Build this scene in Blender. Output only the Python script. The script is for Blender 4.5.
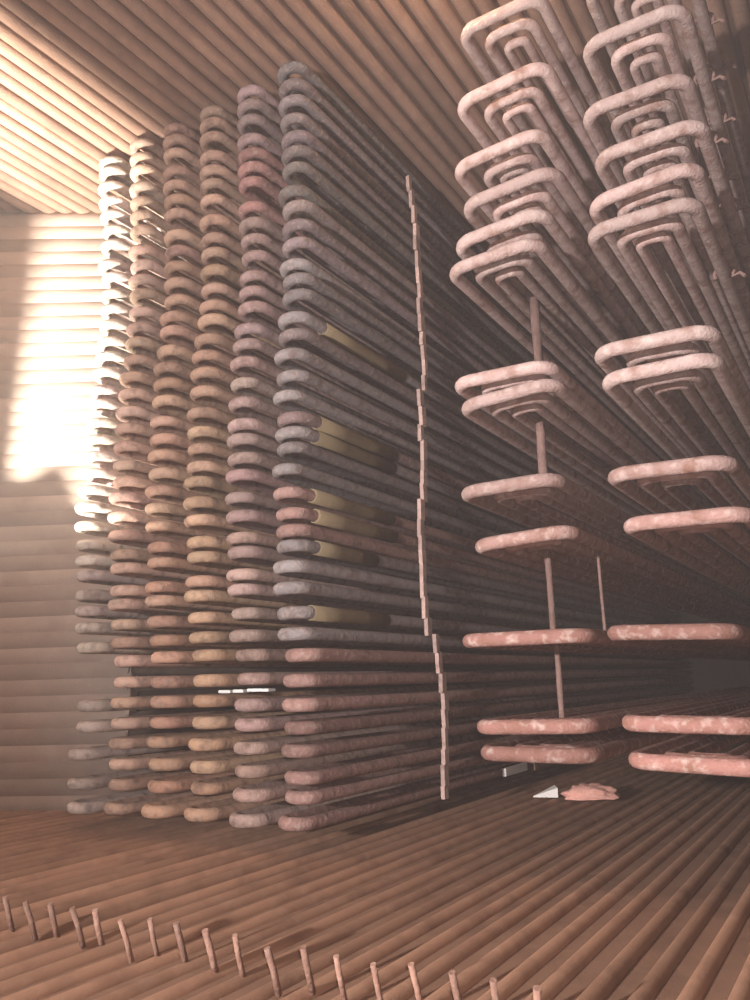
import bpy, bmesh, math, random
from mathutils import Vector, Matrix, noise

random.seed(7)
for o in list(bpy.data.objects):
    bpy.data.objects.remove(o, do_unlink=True)
scene = bpy.context.scene
C = scene.collection
S = 0.75                       # metres per layout unit; the eye is one unit above the floor


def P(x, y, z):
    """layout units (eye at 0,0,0, tubes run along +y) -> metres, floor at z = 0"""
    return Vector((x * S, y * S, (z + 1.0) * S))


# ------------------------------------------------------------------ camera
F = 780.0
vy = Vector((885 - 375, 668 - 500, F))
ax = 290 - 375.0
vz = Vector((ax, -(vy[0] * ax + F * F) / vy[1], F))
Yc, Zc = vy.normalized(), vz.normalized()
Xc = Yc.cross(Zc)
if Xc[0] < 0:
    Xc = -Xc
M = Matrix((Xc, Yc, Zc))       # picture axes (right, down, forward) -> world
cam_data = bpy.data.cameras.new('camera')
cam = bpy.data.objects.new('camera', cam_data)
C.objects.link(cam)
right, up, back = M @ Vector((1, 0, 0)), M @ Vector((0, -1, 0)), M @ Vector((0, 0, -1))
R3 = Matrix((right, up, back)).transposed()
cam.matrix_world = Matrix.Translation(P(0, 0, 0)) @ R3.to_4x4()
cam_data.sensor_fit = 'HORIZONTAL'
cam_data.sensor_width = 36
cam_data.lens = 36 * F / 750
cam_data.clip_start = 0.02
scene.camera = cam


def ray(x, y):
    return M @ Vector((x - 375.0, y - 500.0, F))


def onY(x, y, v):
    r = ray(x, y)
    return r * (v / r[1])


def onZ(x, y, v):
    r = ray(x, y)
    return r * (v / r[2])


def onX(x, y, v):
    r = ray(x, y)
    return r * (v / r[0])


# ------------------------------------------------------------------ world, exposure, lights
world = bpy.data.worlds.new('world')
scene.world = world
world.use_nodes = True
world.node_tree.nodes['Background'].inputs[0].default_value = (0.55, 0.5, 0.5, 1)
world.node_tree.nodes['Background'].inputs[1].default_value = 0.03
# thin smoke filling the whole chamber
smoke = world.node_tree.nodes.new('ShaderNodeVolumeScatter')
smoke.inputs['Color'].default_value = (0.93, 0.9, 0.9, 1)
smoke.inputs['Density'].default_value = 0.008
smoke.inputs['Anisotropy'].default_value = 0.0
# the smoke is thicker towards the pale wall (x from -4.2 m to -1.4 m)
wn, wlk = world.node_tree.nodes, world.node_tree.links
wpos = wn.new('ShaderNodeNewGeometry')
wsep = wn.new('ShaderNodeSeparateXYZ')
wmap = wn.new('ShaderNodeMapRange')
wmap.interpolation_type = 'SMOOTHSTEP'
for k_, v_ in ((1, -4.2), (2, -1.4), (3, 0.034), (4, 0.0055)):
    wmap.inputs[k_].default_value = v_
wlk.new(wpos.outputs['Position'], wsep.inputs[0])
wlk.new(wsep.outputs['X'], wmap.inputs[0])
wlk.new(wmap.outputs[0], smoke.inputs['Density'])
world.cycles.volume_step_size = 0.6
world.node_tree.links.new(smoke.outputs[0], world.node_tree.nodes['World Output'].inputs['Volume'])
vs = scene.view_settings
vs.view_transform = 'Standard'
vs.look = 'None'
vs.gamma = 1
vs.use_curve_mapping = False
vs.exposure = 0.1
scene.cycles.use_denoising = True
scene.cycles.max_bounces = 5
scene.cycles.volume_bounces = 1
scene.cycles.sample_clamp_indirect = 6


def add_light(name, kind, loc, energy, color, **kw):
    d = bpy.data.lights.new(name, kind)
    d.energy = energy
    d.color = color
    for k, v in kw.items():
        setattr(d, k, v)
    o = bpy.data.objects.new(name, d)
    o.location = loc
    C.objects.link(o)
    return o


# an added, unseen spot well behind the camera, and the weak flash of the camera phone
back_spot = add_light('added_back_spot', 'SPOT', P(-2.3, -4.0, 0.7), 2350, (1.0, 0.91, 0.87),
                  spot_size=math.radians(84), spot_blend=1.0, shadow_soft_size=0.06)
back_spot.rotation_euler = (P(-0.7, 3.85, 1.6) - back_spot.location).to_track_quat('-Z', 'Y').to_euler()
flash = add_light('phone_flash', 'SPOT', P(0.06, 0.0, 0.06), 75, (1.0, 0.82, 0.76),
                  spot_size=math.radians(130), spot_blend=1.0, shadow_soft_size=0.01)
flash.rotation_euler = (P(*onY(420, 480, 3.85)) - flash.location).to_track_quat('-Z', 'Y').to_euler()

# ------------------------------------------------------------------ layout constants (units)
YB = 3.85          # front plane of the tube bundles
ZC = 4.62          # ceiling
ZF = -1.0          # floor
YE = 15.0          # far end
RT = 0.040         # radius of bundle tubes
PITCH = 0.1365     # pitch of wall tubes


def srgb(r, g, b):
    return tuple(((c / 255) / 12.92 if c / 255 <= 0.04045 else ((c / 255 + 0.055) / 1.055) ** 2.4) for c in (r, g, b))


# ------------------------------------------------------------------ materials
def tube_material(name, base=None, dark=(0.10, 0.065, 0.05), pale=(0.62, 0.52, 0.46), scale=9.0, dark_amt=0.5,
                  pale_amt=0.35, rough=0.82, bump=0.35):
    m = bpy.data.materials.new(name)
    m.use_nodes = True
    nt = m.node_tree
    n, l = nt.nodes, nt.links
    b = n['Principled BSDF']
    b.inputs['Roughness'].default_value = rough
    b.inputs['Specular IOR Level'].default_value = 0.25
    geo = n.new('ShaderNodeNewGeometry')
    info = n.new('ShaderNodeObjectInfo')
    off = n.new('ShaderNodeVectorMath'); off.operation = 'ADD'
    rnd = n.new('ShaderNodeMath'); rnd.operation = 'MULTIPLY'; rnd.inputs[1].default_value = 37.0
    l.new(info.outputs['Random'], rnd.inputs[0])
    l.new(geo.outputs['Position'], off.inputs[0])
    l.new(rnd.outputs[0], off.inputs[1])
    n1 = n.new('ShaderNodeTexNoise'); n1.inputs['Scale'].default_value = scale; n1.inputs['Detail'].default_value = 4
    n2 = n.new('ShaderNodeTexNoise'); n2.inputs['Scale'].default_value = scale * 2.2; n2.inputs['Detail'].default_value = 3
    n3 = n.new('ShaderNodeTexNoise'); n3.inputs['Scale'].default_value = 95; n3.inputs['Detail'].default_value = 2
    for q in (n1, n2, n3):
        l.new(off.outputs[0], q.inputs['Vector'])
    r1 = n.new('ShaderNodeMapRange'); r1.inputs[1].default_value = 0.48; r1.inputs[2].default_value = 0.72; r1.inputs[4].default_value = dark_amt
    r2 = n.new('ShaderNodeMapRange'); r2.inputs[1].default_value = 0.52; r2.inputs[2].default_value = 0.72; r2.inputs[4].default_value = pale_amt
    l.new(n1.outputs[0], r1.inputs[0]); l.new(n2.outputs[0], r2.inputs[0])
    m1 = n.new('ShaderNodeMix'); m1.data_type = 'RGBA'
    m2 = n.new('ShaderNodeMix'); m2.data_type = 'RGBA'
    if base is None:
        l.new(info.outputs['Color'], m1.inputs[6])
    else:
        m1.inputs[6].default_value = (*base, 1)
    m1.inputs[7].default_value = (*dark, 1)
    l.new(r1.outputs[0], m1.inputs[0])
    l.new(m1.outputs[2], m2.inputs[6]); m2.inputs[7].default_value = (*pale, 1)
    l.new(r2.outputs[0], m2.inputs[0])
    hv = n.new('ShaderNodeHueSaturation')
    mr = n.new('ShaderNodeMapRange'); mr.inputs[3].default_value = 0.78; mr.inputs[4].default_value = 1.18
    l.new(info.outputs['Random'], mr.inputs[0]); l.new(mr.outputs[0], hv.inputs['Value'])
    l.new(m2.outputs[2], hv.inputs['Color'])
    l.new(hv.outputs[0], b.inputs['Base Color'])
    ad = n.new('ShaderNodeMath'); ad.operation = 'ADD'
    l.new(n2.outputs[0], ad.inputs[0]); l.new(n3.outputs[0], ad.inputs[1])
    bp = n.new('ShaderNodeBump'); bp.inputs['Strength'].default_value = bump; bp.inputs['Distance'].default_value = 0.012
    l.new(ad.outputs[0], bp.inputs['Height']); l.new(bp.outputs[0], b.inputs['Normal'])
    return m


def plain_material(name, col, rough=0.7, metal=0.0, emit=0.0):
    m = bpy.data.materials.new(name)
    m.use_nodes = True
    nt = m.node_tree
    b = nt.nodes['Principled BSDF']
    b.inputs['Roughness'].default_value = rough
    b.inputs['Metallic'].default_value = metal
    t = nt.nodes.new('ShaderNodeTexNoise'); t.inputs['Scale'].default_value = 30
    r = nt.nodes.new('ShaderNodeValToRGB')
    r.color_ramp.elements[0].color = (*[c * 0.8 for c in col], 1)
    r.color_ramp.elements[1].color = (*[min(1, c * 1.08) for c in col], 1)
    r.color_ramp.elements[0].position = 0.35; r.color_ramp.elements[1].position = 0.65
    nt.links.new(t.outputs[0], r.inputs[0]); nt.links.new(r.outputs[0], b.inputs['Base Color'])
    if emit:
        b.inputs['Emission Color'].default_value = (*col, 1)
        b.inputs['Emission Strength'].default_value = emit
    return m


MAT_LOOP = tube_material('ash_coated_tube', None, scale=16, dark=srgb(100, 80, 74), pale=srgb(186, 168, 158), dark_amt=0.7, pale_amt=0.4, bump=0.45)
MAT_PLATEN = tube_material('pink_scaled_tube', None, dark=srgb(134, 98, 84), pale=srgb(216, 200, 194), scale=12, dark_amt=0.85, pale_amt=0.5, bump=0.4)
MAT_FLOOR = tube_material('rusty_floor_tube', srgb(176, 138, 114), dark=srgb(132, 100, 82), pale=srgb(192, 158, 136), scale=5, dark_amt=0.6, pale_amt=0.4, bump=0.12)
MAT_FLOORFIN = tube_material('rusty_floor_fin', srgb(138, 108, 90), dark=srgb(104, 80, 66), pale=srgb(158, 128, 108), scale=4, dark_amt=0.6, pale_amt=0.4, bump=0.12)
MAT_CEIL = tube_material('ochre_ceiling_tube', srgb(158, 128, 112), dark=srgb(120, 92, 82), pale=srgb(176, 148, 132), scale=3.5, dark_amt=0.5, pale_amt=0.4)
MAT_CEILFIN = tube_material('ochre_ceiling_fin', srgb(96, 74, 62), dark=srgb(72, 54, 46), pale=srgb(112, 88, 74), scale=3.5)
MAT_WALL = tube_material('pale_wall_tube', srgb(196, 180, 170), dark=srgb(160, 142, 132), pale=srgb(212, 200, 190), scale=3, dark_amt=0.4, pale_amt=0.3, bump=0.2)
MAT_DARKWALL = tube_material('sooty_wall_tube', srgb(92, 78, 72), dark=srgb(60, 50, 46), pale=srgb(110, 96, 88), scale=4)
MAT_FAR = tube_material('far_dark', srgb(52, 45, 42), dark=srgb(36, 31, 29), pale=srgb(64, 56, 52), scale=4)  # near-black colour stands in for unlit depth at the far end
MAT_SHIELD = tube_material('yellow_shield', srgb(124, 110, 86), dark=srgb(98, 84, 68), pale=srgb(138, 124, 100), scale=6)
MAT_STEEL = tube_material('rusty_steel', srgb(150, 118, 104), dark=srgb(96, 70, 60), pale=srgb(190, 165, 150), scale=20)
MAT_ROD = tube_material('sooty_rod', srgb(122, 98, 92), dark=srgb(84, 66, 62), pale=srgb(150, 126, 118), scale=20)
MAT_STRAP = tube_material('pale_strap', srgb(190, 164, 156), dark=srgb(120, 96, 88), pale=srgb(215, 195, 186), scale=22)
MAT_WHITE = plain_material('bright_white', (0.88, 0.87, 0.85), 0.6)
MAT_PINK = plain_material('pink_matte', srgb(232, 176, 162), 0.95)
MAT_BLACK = plain_material('black_paint', (0.03, 0.03, 0.032), 0.5)
MAT_LENS = plain_material('lamp_lens', (1.0, 0.95, 0.85), 0.3, emit=4.0)


# ------------------------------------------------------------------ mesh helpers
def tube_mesh(name, path, r, nseg=12, cap=True, jitter=0.0):
    """a round tube along a list of points (metres)"""
    path = [Vector(p) for p in path]
    n = len(path)
    verts, faces = [], []
    t0 = (path[1] - path[0]).normalized()
    ref = Vector((0, 0, 1)) if abs(t0.z) < 0.9 else Vector((1, 0, 0))
    side = t0.cross(ref).normalized()
    for i in range(n):
        if i == 0:
            t = path[1] - path[0]
        elif i == n - 1:
            t = path[-1] - path[-2]
        else:
            t = (path[i + 1] - path[i]).normalized() + (path[i] - path[i - 1]).normalized()
        t.normalize()
        side = (side - t * side.dot(t)).normalized()
        up_ = side.cross(t)
        for k in range(nseg):
            a = 2 * math.pi * k / nseg
            rr = r * (1 + (random.uniform(-jitter, jitter) if jitter else 0))
            verts.append(path[i] + (side * math.cos(a) + up_ * math.sin(a)) * rr)
    for i in range(n - 1):
        for k in range(nseg):
            k2 = (k + 1) % nseg
            faces.append((i * nseg + k, i * nseg + k2, (i + 1) * nseg + k2, (i + 1) * nseg + k))
    if cap:
        faces.append(tuple(range(nseg - 1, -1, -1)))
        faces.append(tuple((n - 1) * nseg + k for k in range(nseg)))
    me = bpy.data.meshes.new(name)
    me.from_pydata([tuple(v) for v in verts], [], faces)
    me.update()
    bm = bmesh.new(); bm.from_mesh(me)
    bmesh.ops.recalc_face_normals(bm, faces=bm.faces)
    bm.to_mesh(me); bm.free()
    for p in me.polygons:
        p.use_smooth = len(p.vertices) == 4
    return me


def solid(name, verts, faces):
    me = bpy.data.meshes.new(name)
    me.from_pydata([tuple(v) for v in verts], [], faces)
    bm = bmesh.new(); bm.from_mesh(me)
    bmesh.ops.recalc_face_normals(bm, faces=bm.faces)
    bm.to_mesh(me); bm.free()
    return me


BOXF = [(0, 1, 2, 3), (7, 6, 5, 4), (0, 4, 5, 1), (1, 5, 6, 2), (2, 6, 7, 3), (3, 7, 4, 0)]


def box_mesh(name, lo, hi, bevel=0.0):
    (a, b, c), (d, e, f) = lo, hi
    me = solid(name, [(a, b, c), (d, b, c), (d, e, c), (a, e, c), (a, b, f), (d, b, f), (d, e, f), (a, e, f)], BOXF)
    if bevel:
        bm = bmesh.new(); bm.from_mesh(me)
        bmesh.ops.bevel(bm, geom=bm.edges[:], offset=bevel, segments=2, affect='EDGES')
        bm.to_mesh(me); bm.free()
    return me


def slab(name, quad, thick):
    """a plate on four points with thickness along its normal"""
    q = [Vector(p) for p in quad]
    nrm = (q[1] - q[0]).cross(q[3] - q[0]).normalized() * thick
    return solid(name, q + [p + nrm for p in q], BOXF)


def obj(name, me, mat, parent=None, loc=None, color=None):
    o = bpy.data.objects.new(name, me)
    C.objects.link(o)
    if me is not None and not me.materials:
        me.materials.append(mat)
    if parent is not None:
        o.parent = parent
    if loc is not None:
        o.location = loc
    if color is not None:
        o.color = (*color, 1)
    return o


def tag(o, label, cat, group=None, kind=None):
    o['label'] = label
    o['category'] = cat
    if group:
        o['group'] = group
    if kind:
        o['kind'] = kind
    return o


def empty(name, loc):
    o = bpy.data.objects.new(name, None)
    o.empty_display_size = 0.05
    o.location = loc
    C.objects.link(o)
    return o


def structure(o, label, cat):
    return tag(o, label, cat, kind='structure')


# ------------------------------------------------------------------ setting: floor and ceiling of parallel tubes
def tube_field(parent, mesh, mat, xs, z, y0, dz=0.004):
    for x in xs:
        o = obj('tube', mesh, mat, parent, P(x, y0, z + random.uniform(-dz, dz)))
        o.rotation_euler.z = random.uniform(-0.0008, 0.0008)


Y0 = -5.0
x_pin0 = -3.266
xs_floor = [x_pin0 + PITCH * k for k in range(-32, 39)]
xs_ceil = [-2.94 + PITCH * k for k in range(-52, 36)]
L_all = (YE - Y0) * S
floor = obj('floor', box_mesh('floor', P(-8.2, Y0, ZF - 0.12), P(2.2, YE, ZF - 0.012)), MAT_FLOORFIN)
structure(floor, 'rust brown floor of parallel ridged tubes', 'floor')
me_ft = tube_mesh('floor_tube', [(0, L_all * t / 6, 0) for t in range(7)], 0.034 * S, 12)
tube_field(floor, me_ft, MAT_FLOOR, xs_floor, ZF - 0.016, Y0)
ceiling = obj('ceiling', box_mesh('ceiling', P(-10.2, Y0, ZC + 0.03), P(2.2, YE, ZC + 0.14)), MAT_CEILFIN)
structure(ceiling, 'ceiling of closely packed ochre tubes running the whole length', 'ceiling')
me_ct = tube_mesh('ceiling_tube', [(0, L_all * t / 6, 0) for t in range(7)], 0.056 * S, 12)
tube_field(ceiling, me_ct, MAT_CEIL, xs_ceil, ZC + 0.028, Y0)

# the slanting pale wall with horizontal tubes, lit by the lamp
WD = Vector((0.919, 0.394, 0)).normalized()        # along the wall
WN = Vector((WD.y, -WD.x, 0))                      # towards the room
W0 = Vector((-6.144, 4.437, 0))
XR = -5.45                                          # wall behind the loop stacks
t_end = (XR - W0.x) / WD.x
t_beg = -5.2




FL = (onZ(0, 812, ZF), onZ(108, 812, ZF))              # foot and head of the wall as they run across the picture
CL = (onZ(0, 213, ZC - .03), onZ(108, 213, ZC - .03))


WPN = (CL[1] - CL[0]).cross((FL[0] + FL[1]) / 2 - CL[0])


def onwall(x, y):
    r = ray(x, y)
    return r * (CL[0].dot(WPN) / r.dot(WPN))


def wall_ends(z):
    u = (z - ZF) / (ZC - .03 - ZF)
    p0, p1 = FL[0].lerp(CL[0], u), FL[1].lerp(CL[1], u)
    d = (p1 - p0); d.z = 0; d.normalize()
    e = p0 + d * ((XR - p0.x) / d.x)
    return Vector((e.x - d.x * 6.0, e.y - d.y * 6.0, z)), Vector((e.x, e.y, z)), d


a0, b0, _d = wall_ends(ZF - .05)
a1, b1, _d = wall_ends(ZC + .05)
nb_ = -WN * .3
b = b0
wl = slab('wall_left', [P(*(a0 + nb_)), P(*(a1 + nb_)), P(*(b1 + nb_)), P(*(b0 + nb_))], 0.05)
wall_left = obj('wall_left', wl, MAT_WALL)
structure(wall_left, 'pale slanting wall of horizontal tubes caught by the lamp', 'wall')
me_wt = tube_mesh('wall_tube', [(6.0 * S * t / 4, 0, 0) for t in range(5)], 0.15 * S, 24)
z = ZF + 0.06
while z < ZC:
    e0, e1, d = wall_ends(z)
    o = obj('tube', me_wt, MAT_WALL, wall_left, P(*(e0 - WN * 0.148)))
    o.rotation_euler.z = math.atan2(d.y, d.x)
    z += PITCH

# wall behind the loop stacks, parallel to the tubes
wr = box_mesh('wall_rear', P(XR - .16, b.y, ZF - .1), P(XR - .06, YE, ZC + .1))
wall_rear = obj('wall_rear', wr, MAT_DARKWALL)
structure(wall_rear, 'sooty tube wall behind the stacks of tube loops', 'wall')
me_rt = tube_mesh('rear_tube', [(0, (YE - b.y) * S * t / 3, 0) for t in range(4)], 0.05 * S, 10)
z = ZF + 0.06
while z < ZC:
    obj('tube', me_rt, MAT_DARKWALL, wall_rear, P(XR - .05, b.y, z))
    z += PITCH
# far end
wall_far = obj('wall_far', box_mesh('wall_far', P(XR - .2, YE, ZF - .1), P(2.2, YE + .12, ZC + .1)), MAT_FAR)
structure(wall_far, 'dark end wall where the tubes run out', 'wall')
# right hand tube wall
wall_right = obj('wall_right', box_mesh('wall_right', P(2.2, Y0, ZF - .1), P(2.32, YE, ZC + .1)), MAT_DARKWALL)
structure(wall_right, 'sooty tube wall beside the nested loops', 'wall')
me_st = tube_mesh('side_tube', [(0, L_all * t / 3, 0) for t in range(4)], 0.05 * S, 10)
z = ZF + 0.06
while z < ZC:
    obj('tube', me_st, MAT_DARKWALL, wall_right, P(2.19, Y0, z))
    z += PITCH

# ------------------------------------------------------------------ six stacks of narrow tube loops
ORD = ['first', 'second', 'third', 'fourth', 'fifth', 'sixth', 'seventh', 'eighth', 'ninth', 'tenth', 'eleventh', 'twelfth',
       'thirteenth', 'fourteenth', 'fifteenth', 'sixteenth', 'seventeenth', 'eighteenth', 'nineteenth', 'twentieth']
TENS = {20: 'twenty', 30: 'thirty', 40: 'forty'}
TENTH = {30: 'thirtieth', 40: 'fortieth'}


def ordinal(n):
    if n <= 20:
        return ORD[n - 1]
    if n % 10 == 0:
        return TENTH[n]
    return TENS[n // 10 * 10] + '-' + ORD[n % 10 - 1]


# picture positions (leftmost x, middle y) of each loop's bend, top to bottom
STACKS = [
    [(104, 156), (104, 166), (103, 181), (104, 196), (105, 210), (107, 225), (105.5, 240), (103, 260), (106.5, 273), (105.5, 290), (105, 305),
     (104, 321), (102, 338), (100, 353), (97, 369), (94, 387), (93, 401), (91.6, 420), (89.6, 437), (89.6, 454), (89, 471), (83, 488), (80, 505),
     (79, 524), (80, 543), (80, 559), (81, 574), (80, 594), (80, 610), (80, 627), (82, 647), (82.6, 706), (81.5, 727), (73, 755), (72, 785), (72, 809)],
    [(134, 139), (134, 152.6), (134, 165), (134, 182.5), (134, 197), (134, 211), (134, 226), (133, 246), (135, 261.6), (133, 276), (134, 290.4),
     (133, 308.4), (130.5, 324.6), (129.4, 339), (127.6, 357), (124, 374), (123, 391), (120.4, 409), (119.7, 426), (118, 444.4), (117, 463),
     (117, 479.7), (113, 494.8), (112.5, 514.6), (113, 533.7), (115, 553), (115, 566.8), (115, 589.5), (112.5, 602), (115, 623.7), (115, 642),
     (118.6, 660.7), (118, 682), (115, 702.8), (115, 723.7), (113, 744), (113, 765), (113, 785.6), (108, 809.7)],
    [(167, 124), (167, 135.7), (167, 149), (167, 167), (167, 181.4), (168, 195.8), (168, 210), (168, 231.8), (169, 247.5), (168, 263), (168, 280),
     (168, 297), (164, 314), (163.6, 328), (161, 348), (157.5, 365), (157.5, 381), (156.4, 398.4), (153.5, 419), (154, 437), (152, 453.4),
     (153, 471.4), (149, 488.7), (148.5, 506.3), (149, 524.7), (151, 546), (151, 561.4), (149, 586), (149, 595.6), (151, 621), (153.5, 640),
     (155.3, 657), (155.3, 682), (154.6, 702), (153.5, 723), (150, 742.4), (153, 765), (152, 787.4), (145.6, 812.6)],
    [(203, 107.6), (203, 119.5), (203, 133.5), (203, 152.6), (203, 167), (203, 180.7), (203, 196.5), (203, 217.4), (204, 235.4), (204, 250),
     (204, 268), (204, 286), (202.5, 303), (201.4, 317.4), (198, 337), (195, 353.4), (194, 370.7), (193.5, 389.4), (190.6, 411), (190.6, 430),
     (190.6, 447), (190, 465), (187, 480.4), (187, 501), (188, 519), (190.6, 541), (190.6, 556), (189, 580.5), (188, 592.7), (191, 617),
     (192.4, 637), (196, 655), (197, 680.5), (196.7, 701), (196, 723), (192.4, 745), (194, 767.6), (194, 789), (188, 815.5)],
    [(240, 88), (240, 102), (240, 117), (240, 136.4), (241, 151), (241, 165), (241, 179.6), (241, 204.8), (242, 221), (243, 237), (244, 254),
     (242, 274), (241, 289.7), (241, 305.5), (237, 327), (235.6, 342.6), (232.7, 360.6), (233, 381.5), (231.3, 401), (231, 423), (230, 438),
     (231, 457), (229, 474), (227.7, 496.6), (229.5, 515), (229.5, 537), (231, 548), (229.5, 574), (230, 588.4), (234, 613), (232.7, 635.5),
     (238.5, 655), (240, 678.7), (238, 705), (238, 725), (236.7, 748.5), (237.4, 772), (236.3, 796), (232.7, 821.6)],
    [(280, 66), (281, 83), (281, 99), (282, 117), (284, 135), (284, 150), (284, 166), (281, 190), (285, 205), (285, 224), (285, 242), (282, 263.4),
     (285, 277.8), (285, 294), (280.6, 316.7), (281, 333.6), (277, 353.4), (279, 375), (275, 394.8), (280, 417), (278, 431), (279, 447),
     (274, 468.5), (275, 492), (278, 512.8), (279, 530), (279, 542.7), (276, 566), (276, 587.7), (280, 612.5), (280.6, 633.7), (288, 655),
     (286, 680.5), (285, 705), (287, 728), (284, 751.4), (287, 778.4), (287, 798), (280.6, 824.5)],
]
WL = 0.185                      # leg spacing of a narrow loop


def loop_mesh(name, w, r, length, front=0.0, wob=0.004):
    h = w / 2
    pts = [Vector((-h, length, 0))]
    for q in (0.8, 0.6, 0.4, 0.2):
        pts.append(Vector((-h + random.uniform(-wob, wob), h + (length - h) * q, random.uniform(-wob, wob))))
    for i in range(13):
        a_ = math.pi * i / 12
        pts.append(Vector((-h * math.cos(a_), h - h * math.sin(a_), 0)))
    for q in (0.2, 0.4, 0.6, 0.8):
        pts.append(Vector((h + random.uniform(-wob, wob), h + (length - h) * q, random.uniform(-wob, wob))))
    pts.append(Vector((h, length, 0)))
    return tube_mesh(name, [p * S for p in pts], r * S, 12)


LOOPS = [loop_mesh('tube_loop', WL + d, RT + e, YE - YB + .05) for d, e in ((0, 0), (.012, .001), (-.012, -.001), (.006, .002))]
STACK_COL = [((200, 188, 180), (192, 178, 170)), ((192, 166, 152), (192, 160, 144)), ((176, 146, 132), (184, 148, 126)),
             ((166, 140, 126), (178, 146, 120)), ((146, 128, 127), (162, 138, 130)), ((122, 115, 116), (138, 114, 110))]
COLNAME = ['ash grey', 'salmon', 'rusty', 'ochre', 'mauve', 'greyish']
col6 = []
for s, stack in enumerate(STACKS):
    zs = []
    for i, (px, py) in enumerate(stack):
        t = i / (len(stack) - 1)
        left = onY(px, py, YB + 0.07)
        c = onY(px + 13, py, YB)
        xc = left.x + WL / 2 + RT * 0.95
        zz = c.z
        if zs:
            zz = min(zz, zs[-1] - 2 * RT - 0.019)
        zs.append(zz)
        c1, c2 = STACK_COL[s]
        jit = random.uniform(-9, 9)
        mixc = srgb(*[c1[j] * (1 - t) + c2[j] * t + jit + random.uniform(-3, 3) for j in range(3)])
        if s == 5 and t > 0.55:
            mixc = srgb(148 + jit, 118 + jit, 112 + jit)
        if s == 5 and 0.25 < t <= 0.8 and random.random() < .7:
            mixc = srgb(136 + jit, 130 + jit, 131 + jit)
        if s == 4 and 0.1 < t < 0.2:
            mixc = srgb(152, 116, 112)
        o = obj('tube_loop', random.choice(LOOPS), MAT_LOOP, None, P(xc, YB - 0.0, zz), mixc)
        o.rotation_euler = (random.uniform(-.0012, .0012), 0, random.uniform(-.0012, .0012))
        tag(o, f'{COLNAME[s]} tube loop, {ordinal(i + 1)} below the ceiling, {ORD[s]} stack from the pale wall', 'tube',
            f'tube loops of the {ORD[s]} stack from the pale wall')
        if s == 5:
            col6.append((o, xc, zz))

# yellowed shields clamped on a few legs of the sixth stack
shield = tube_mesh('shield', [(0, q * 1.0 * S / 3, 0) for q in range(4)], (RT + .009) * S, 12)
for px, py, ln in ((325, 423, 1.0), (325, 441, 1.0), (325, 497, 1.0), (325, 519, 1.0), (325, 540, .7), (325, 550, .7), (330, 326, 1.1), (318, 620, .9)):
    p = onX(px, py, -2.93)
    best = min(col6, key=lambda q: abs(q[2] - p.z))
    if any(ch.name.startswith('shield') for ch in best[0].children):
        continue
    sh = obj('shield', shield, MAT_SHIELD, best[0], Vector((WL / 2 * S, (p.y - YB) * S, 0)))
    sh.scale = (1, ln, 1)
    sh['label'] = 'yellowed sleeve clamped round the leg'

# tie strap running down the side of the sixth stack
SX = max(q[1] for q in col6) + WL / 2 + RT
strap = empty('tie_strap', P(SX, 5.45, col6[-1][2]))
tag(strap, 'ragged vertical strap of clips tying the side of the sixth tube stack', 'strap')
pts = [(415, 170), (419, 230), (424, 330), (427, 400), (430, 480), (428, 520), (431, 600), (437, 650), (443, 683), (444, 795)]
for i in range(len(col6)):
    z1 = col6[i][2] + 0.04
    z0 = (col6[i + 1][2] + 0.03) if i + 1 < len(col6) else col6[i][2] - 0.05
    if z1 > 4.45:
        continue
    # picture x of the strap at this height
    best = None
    for (xa, ya), (xb, yb) in zip(pts, pts[1:]):
        for q in range(8):
            u = q / 8
            p = onX(xa + (xb - xa) * u, ya + (yb - ya) * u, SX + .015)
            if best is None or abs(p.z - z1) < abs(best.z - z1):
                best = p
    w = random.uniform(.026, .042)
    y = best.y + random.uniform(-.02, .02)
    sk = random.uniform(-.012, .012)
    x = max(q[1] for q in col6[max(0, i - 1):i + 2]) + WL / 2 + RT + .014
    v = [P(x + .002, y - w, z0), P(x + .03, y - w * .8, z0), P(x + .03, y + w * .8, z0), P(x + .002, y + w, z0),
         P(x + .002, y - w + sk, z1), P(x + .03, y - w * .8 + sk, z1), P(x + .03, y + w * .8 + sk, z1), P(x + .002, y + w + sk, z1)]
    o = obj('clip', solid('clip', [q - strap.location for q in v], BOXF), MAT_STRAP, strap)

# ------------------------------------------------------------------ platens of three nested loops, two columns
def u_path(xl, xr, y, length, rad):
    """flat fronted U in the xy plane: left leg, rounded corners, right leg"""
    pts = [(xl, length, 0), (xl, length * .66, 0), (xl, length * .33, 0)]
    for i in range(8):
        a_ = math.pi / 2 * i / 7
        pts.append((xl + rad - rad * math.cos(a_), y + rad - rad * math.sin(a_), 0))
    for i in range(8):
        a_ = math.pi / 2 * i / 7
        pts.append((xr - rad + rad * math.sin(a_), y + rad - rad * math.cos(a_), 0))
    pts += [(xr, length * .33, 0), (xr, length * .66, 0), (xr, length, 0)]
    return pts


RP = 0.038
YP = YB
COL_A = [((457, 25), (546, -9)), ((455, 98), (550, 60)), ((452, 162), (545, 127)), ((463, 202), (560, 168)), ((455, 242), (550, 210)),
         ((446, 266), (541, 237)), ((452, 382), (555, 362)), ((459, 404), (558, 380)), ((460, 493), (562, 477)), ((472, 546), (574, 529)),
         ((462, 643), (590, 635)), ((475, 731), (592, 727)), ((480, 757), (598, 757))]
COL_B = [((582, -18), (690, -60)), ((580, 42), (690, 2)), ((580, 108), (692, 71)), ((592, 155), (708, 119)), ((585, 200), (703, 160)),
         ((584, 229), (702, 196)), ((594, 352), (718, 328)), ((599, 378), (722, 354)), ((604, 473), (738, 461)), ((621, 525), (754, 511)),
         ((605, 633), (742, 633)), ((620, 727), (766, 727)), ((628, 765), (778, 770))]


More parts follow.
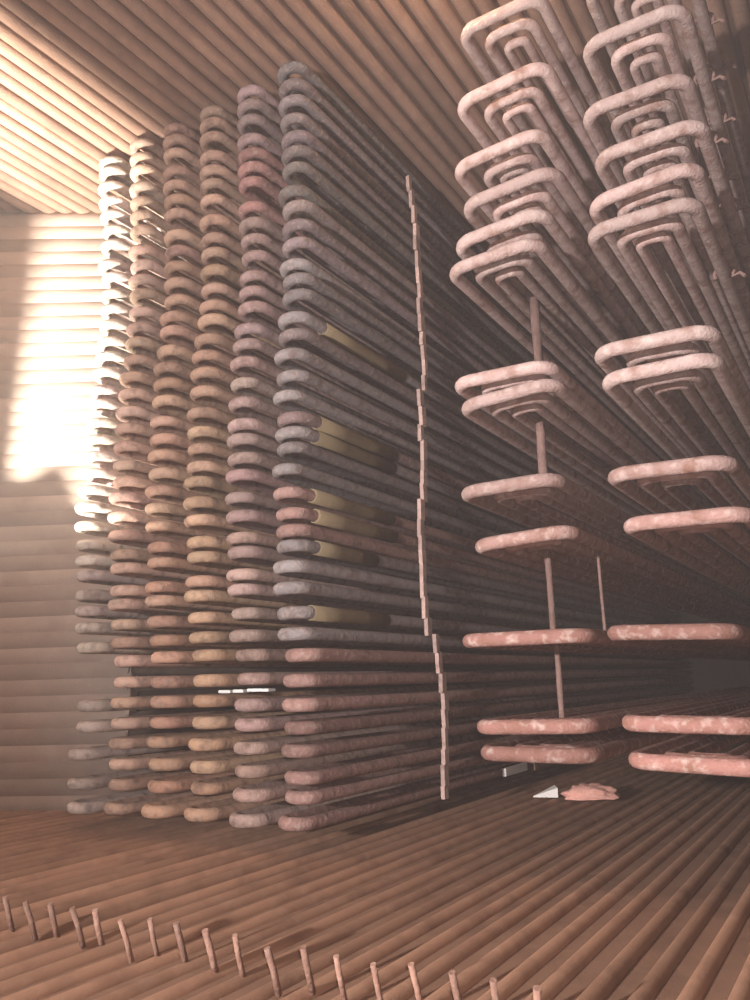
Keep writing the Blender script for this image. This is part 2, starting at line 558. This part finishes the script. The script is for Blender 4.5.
def make_platen(corners, label, group, clips=()):
    (x1, y1), (x2, y2) = corners
    pl, pr = onY(x1, y1, YP + .09), onY(x2, y2, YP + .05)
    fl, fr = onY(x1 + 12, y1 - 3, YP), onY(x2 - 10, y2, YP)
    xl, xr = pl.x + RP, pr.x - RP
    roll = math.atan2(fl.z - fr.z, fr.x - fl.x)
    zc = (fl.z + fr.z) / 2
    xm = (xl + xr) / 2
    root = empty('tube_platen', P(xm, YP + RP, zc))
    root.rotation_euler = (random.uniform(-.002, .002), max(-.04, min(.04, roll)), random.uniform(-.003, .003))
    tag(root, label, 'tube', group)
    h = (xr - xl) / 2
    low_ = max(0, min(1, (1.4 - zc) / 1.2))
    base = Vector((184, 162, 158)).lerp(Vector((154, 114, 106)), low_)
    for k, (d, dy, nm) in enumerate(((0, 0, 'outer_loop'), (0.12, 0.15, 'middle_loop'), (0.205, 0.27, 'inner_loop'))):
        d += random.uniform(-.006, .006); dy += random.uniform(-.02, .02)
        path = u_path(-h + d, h - d, dy, YE - YP - .05, min(0.105 - k * .012, (h - d) * .8))
        me = tube_mesh(nm, [Vector(p) * S for p in path], RP * S * (1 - .11 * k), 14)
        j = random.uniform(-10, 12)
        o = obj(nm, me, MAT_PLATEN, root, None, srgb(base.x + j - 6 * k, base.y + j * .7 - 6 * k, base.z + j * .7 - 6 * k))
    for cy in clips:
        # small wire hook round the outer right leg
        pts_ = []
        for i in range(9):
            a_ = -0.6 + 4.3 * i / 8
            pts_.append(Vector((h + math.cos(a_) * .055, cy, math.sin(a_) * .055)) * S)
        tail = [pts_[0] + Vector((.03, .01, .012)), pts_[0] + Vector((.05, .0, -.015))]
        pts_ = tail[::-1] + pts_
        obj('clip', tube_mesh('clip', pts_, 0.009, 6), MAT_ROD, root, None)
    return root


na, nb = len(COL_A), len(COL_B)
for i, c in enumerate(COL_A):
    make_platen(c, f'pinkish platen of nested tube loops, {ordinal(na - i)} up from the floor, column beside the loop stacks',
                'nested platens beside the loop stacks')
for i, c in enumerate(COL_B):
    make_platen(c, f'pinkish platen of nested tube loops, {ordinal(nb - i)} up from the floor, column beside the right wall',
                'nested platens beside the right wall', clips=((.62, 1.05) if i < 3 else (.9,) if i < 6 else ()))
# another leg visible at the upper edge
# ------------------------------------------------------------------ upright spacer rods between the platens
def rod(name, x, y, z0, z1, r, label):
    h = (z1 - z0) * S
    tag(obj(name, tube_mesh(name, [(0, 0, h * q / 6) for q in range(7)], r * S, 10, jitter=.12), MAT_ROD, None, P(x, y, z0)), label, 'rod')


PZ = {k_: (onY(c_[0][0] + 12, c_[0][1] - 3, YP).z + onY(c_[1][0] - 10, c_[1][1], YP).z) / 2 for k_, c_ in enumerate(COL_A)}
for hi_, lo_, xy_, r_, lab_ in ((5, 6, (537, 340), .030, 'stout rusty rod standing on the eighth platen up beside the loop stacks'),
                                (7, 8, (543, 465), .028, 'stout rusty rod standing on the fifth platen up beside the loop stacks'),
                                (9, 10, (551, 600), .019, 'thin rusty rod standing on the third platen up beside the loop stacks'),
                                (10, 11, (560, 690), .017, 'thin rusty rod standing on the second platen up beside the loop stacks')):
    pr_ = onX(*xy_, -1.60)
    rod('spacer_rod', pr_.x, pr_.y, PZ[lo_], PZ[hi_], r_, lab_)
pr_ = onX(603, 610, -1.36)
rod('spacer_rod', pr_.x, pr_.y, PZ[10], PZ[9], .010, 'slender upright rod between the two platen columns')

# ------------------------------------------------------------------ row of pins on the floor tubes
PINS = [(5, 897), (25, 902), (50, 903), (72, 908), (95, 910), (120, 920), (150, 919), (176, 923), (205, 930), (235, 935), (267, 948),
        (303, 947), (336, 956), (373, 964), (411, 964), (452, 972), (493, 980), (537, 988)]
for i, (px, py) in enumerate(PINS):
    top = onZ(px, py, -0.845)
    bx, by = top.x + random.uniform(-.012, .012), top.y + .055
    r = random.uniform(.0085, .0115)
    path = [P(bx, by, ZF), P(bx, by * .5 + top.y * .5, ZF + .08), P(top.x, top.y, -0.845)]
    base = path[0]
    o = obj('floor_pin', tube_mesh('floor_pin', [p - base for p in path], r * S * 1.1, 8), MAT_STEEL, None, base)
    tag(o, 'thin upright steel pin in the row across the floor tubes', 'pin', 'row of pins on the floor tubes')

# ------------------------------------------------------------------ bright pieces
def lump(name, L, W, H, seed, mat, loc, rz, label, cat, sharp=0.0, group=None):
    bm = bmesh.new()
    bmesh.ops.create_icosphere(bm, subdivisions=4, radius=1)
    for v in bm.verts:
        n_ = noise.noise(v.co * 2.2 + Vector((seed, 0, 0))) * .28 + noise.noise(v.co * 6 + Vector((seed, 3, 0))) * .12
        v.co *= 1 + n_
        tp = 1 - sharp * max(0, -v.co.x) * .8
        v.co = Vector((v.co.x * L / 2, v.co.y * W / 2 * tp, max(-.25, v.co.z * tp) * H / 2))
    me = bpy.data.meshes.new(name); bm.to_mesh(me); bm.free()
    for p in me.polygons:
        p.use_smooth = True
    zmin = min(v.co.z for v in me.vertices)
    o = obj(name, me, mat, None, loc - Vector((0, 0, zmin)))
    o.rotation_euler.z = rz
    return tag(o, label, cat, group)


ang = math.atan2(right.y, right.x)
p = onZ(591, 798, ZF + .03)  # crumpled pink lump, with a white wedge beside it
lump('pink_lump', .44 * S, .26 * S, .17 * S, 4, MAT_PINK, P(p.x, p.y, ZF + .03), ang, 'crumpled pink lump lying on the floor tubes', 'scrap')
p = onZ(546, 797, ZF + .03)
tri = [(-.11, 0, 0), (.09, -.05, 0), (.09, .06, 0), (-.10, 0, .012), (.09, -.05, .075), (.09, .06, .085)]
o = obj('white_wedge', solid('white_wedge', [Vector(q) * S for q in tri], [(0, 1, 2), (3, 5, 4), (0, 3, 4, 1), (1, 4, 5, 2), (2, 5, 3, 0)]), MAT_WHITE, None, P(p.x, p.y, ZF + .03))
o.rotation_euler.z = ang
tag(o, 'wedge shaped white piece touching the pink lump', 'shard')
bl_, bx_, bz_ = col6[-1]
for ya_, yb_, zc_, lab, mt in ((6.62, 7.12, bz_ + .004, 'bright white strip fixed low on the side of the sixth stack', MAT_WHITE),
                               (7.3, 7.95, bz_ - .014, 'dull pinkish strip fixed low on the side of the sixth stack', MAT_STEEL)):
    xs_ = bx_ + WL / 2 + RT - .001 - bl_.rotation_euler.z * (ya_ - YB)
    me = box_mesh('pale_strip', (0, 0, -.026), (.03, (yb_ - ya_) * S, .026), .004)
    o = obj('pale_strip', me, mt, None, P(xs_, ya_, zc_))
    o.rotation_euler.z = bl_.rotation_euler.z
    tag(o, lab, 'strip')
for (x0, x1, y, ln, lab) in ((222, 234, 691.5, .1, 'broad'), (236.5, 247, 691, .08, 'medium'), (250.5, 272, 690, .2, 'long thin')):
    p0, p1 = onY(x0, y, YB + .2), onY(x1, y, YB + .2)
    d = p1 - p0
    me = box_mesh('gap_light', (0, -.03, -.007), (d.length * S, .03, .007), .003)
    o = obj('gap_light', me, MAT_WHITE, None, P(*p0))  # white plate standing in for light seen through the gap
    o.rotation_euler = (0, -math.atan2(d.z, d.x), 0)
    tag(o, f'{lab} white strip standing in for light between the fourth and fifth stacks', 'strip', 'stand-in light strips between the loop stacks')

# ------------------------------------------------------------------ floodlight on the floor, out of the picture, with added plates shaping its beam
LP = Vector((-5.75, 0.8, -0.80))
lamp_root = empty('work_lamp', P(LP.x, LP.y, ZF + .03))
tag(lamp_root, 'black work lamp with added beam-cutting plates, on the floor aimed up at the pale wall', 'lamp')
tgt = onwall(70, 300)


def beam_mask(name, edge, pulls, far=.55):
    """a plate whose outer edge lies on the rays from the lamp to the given points and which runs back to the housing"""
    top = [LP + (v - LP).normalized() * far for v in edge]
    near = [LP + (v - LP).normalized() * far * .2 + pulls * .10 for v in edge]
    vs_ = [P(*v) - lamp_root.location for v in top + near]
    n_ = len(edge)
    fs = [(i, i + 1, n_ + i + 1, n_ + i) for i in range(n_ - 1)]
    me = solid(name, vs_, fs)
    o = obj(name, me, MAT_BLACK, lamp_root)
    so = o.modifiers.new('thickness', 'SOLIDIFY'); so.thickness = .004
    return o


left_edge = [onZ(-140, 75, ZC), onZ(0, 186, ZC), onwall(40, 225), onwall(30, 310), onwall(16, 400), onwall(6, 476)]
low_edge = [onwall(-60, 480), onwall(6, 472), onwall(28, 470), onwall(42, 463), onwall(52, 456), onwall(60, 454), onwall(68, 456), onwall(74, 465),
            onwall(80, 482), onwall(88, 495), onY(112, 524, YB), onY(160, 530, YB), onY(290, 540, YB)]
right_edge = [Vector((-4.55, 1.5, ZC)), Vector((-4.6, 3.0, ZC)), Vector((-4.65, 3.85, ZC - .1)), Vector((-4.8, 3.85, 3.0)), Vector((-5.0, 3.85, 1.6)), onY(290, 560, YB)]
beam_mask('beam_plate', left_edge, -Vector(right) * 1.0)  # added plates cut the beam to the edges of the lit patch
beam_mask('beam_plate', low_edge, Vector((0, 0, -1)))
beam_mask('beam_plate', right_edge, Vector(right) * 1.0, far=.3)
fwd = (tgt - LP).normalized()
q_ = fwd.to_track_quat('Z', 'Y').to_matrix().to_4x4()
bk = box_mesh('housing', (-.12, -.1, -.16), (.12, .1, -.03), .012)
ho = obj('housing', bk, MAT_BLACK, lamp_root)
ho.matrix_local = Matrix.Translation(P(*LP) - lamp_root.location) @ q_
ln_ = obj('lens', box_mesh('lens', (-.05, -.04, -.03), (.05, .04, -.025), .002), MAT_LENS, lamp_root)
ln_.matrix_local = ho.matrix_local.copy()
st = obj('stand', tube_mesh('stand', [Vector((-.14, -.12, 0)), Vector((-.14, 0, .0)), Vector((-.13, 0, .11)), Vector((.13, 0, .11)), Vector((.14, 0, 0)), Vector((.14, -.12, 0))], .01, 8), MAT_BLACK, lamp_root, Vector((0, 0, .01)))
lamp = add_light('work_lamp_beam', 'SPOT', P(*LP), 7000, (1.0, 0.9, 0.76), spot_size=math.radians(100), spot_blend=0.7, shadow_soft_size=0.014)
lamp.rotation_euler = (P(*tgt) - lamp.location).to_track_quat('-Z', 'Y').to_euler()


# ------------------------------------------------------------------ added caged lamp, unseen under the ceiling, above the picture
bulb_at = Vector((-1.7, 3.5, 4.25))
cl = empty('added_bulb', P(*bulb_at))
tag(cl, 'small added caged bulb hung from the ceiling in front of the nested platens', 'lamp')
obj('cable', tube_mesh('cable', [(0, 0, .07), (.004, 0, .2), (0, 0, (ZC - bulb_at.z) * S)], .006, 8), MAT_BLACK, cl)
obj('socket', tube_mesh('socket', [(0, 0, .035), (0, 0, .09)], .022, 12), MAT_BLACK, cl)
bm = bmesh.new(); bmesh.ops.create_uvsphere(bm, u_segments=16, v_segments=10, radius=.022)
me = bpy.data.meshes.new('bulb'); bm.to_mesh(me); bm.free()
obj('bulb', me, MAT_LENS, cl)
for k_ in range(5):
    a_ = 2 * math.pi * k_ / 5
    obj('cage_wire', tube_mesh('cage_wire', [(math.cos(a_) * r_, math.sin(a_) * r_, z_) for r_, z_ in ((.022, .05), (.045, .02), (.045, -.03), (.01, -.06))], .002, 6), MAT_BLACK, cl)
add_light('added_bulb_light', 'POINT', P(*bulb_at), 45, (1.0, 0.66, 0.38), shadow_soft_size=0.025)
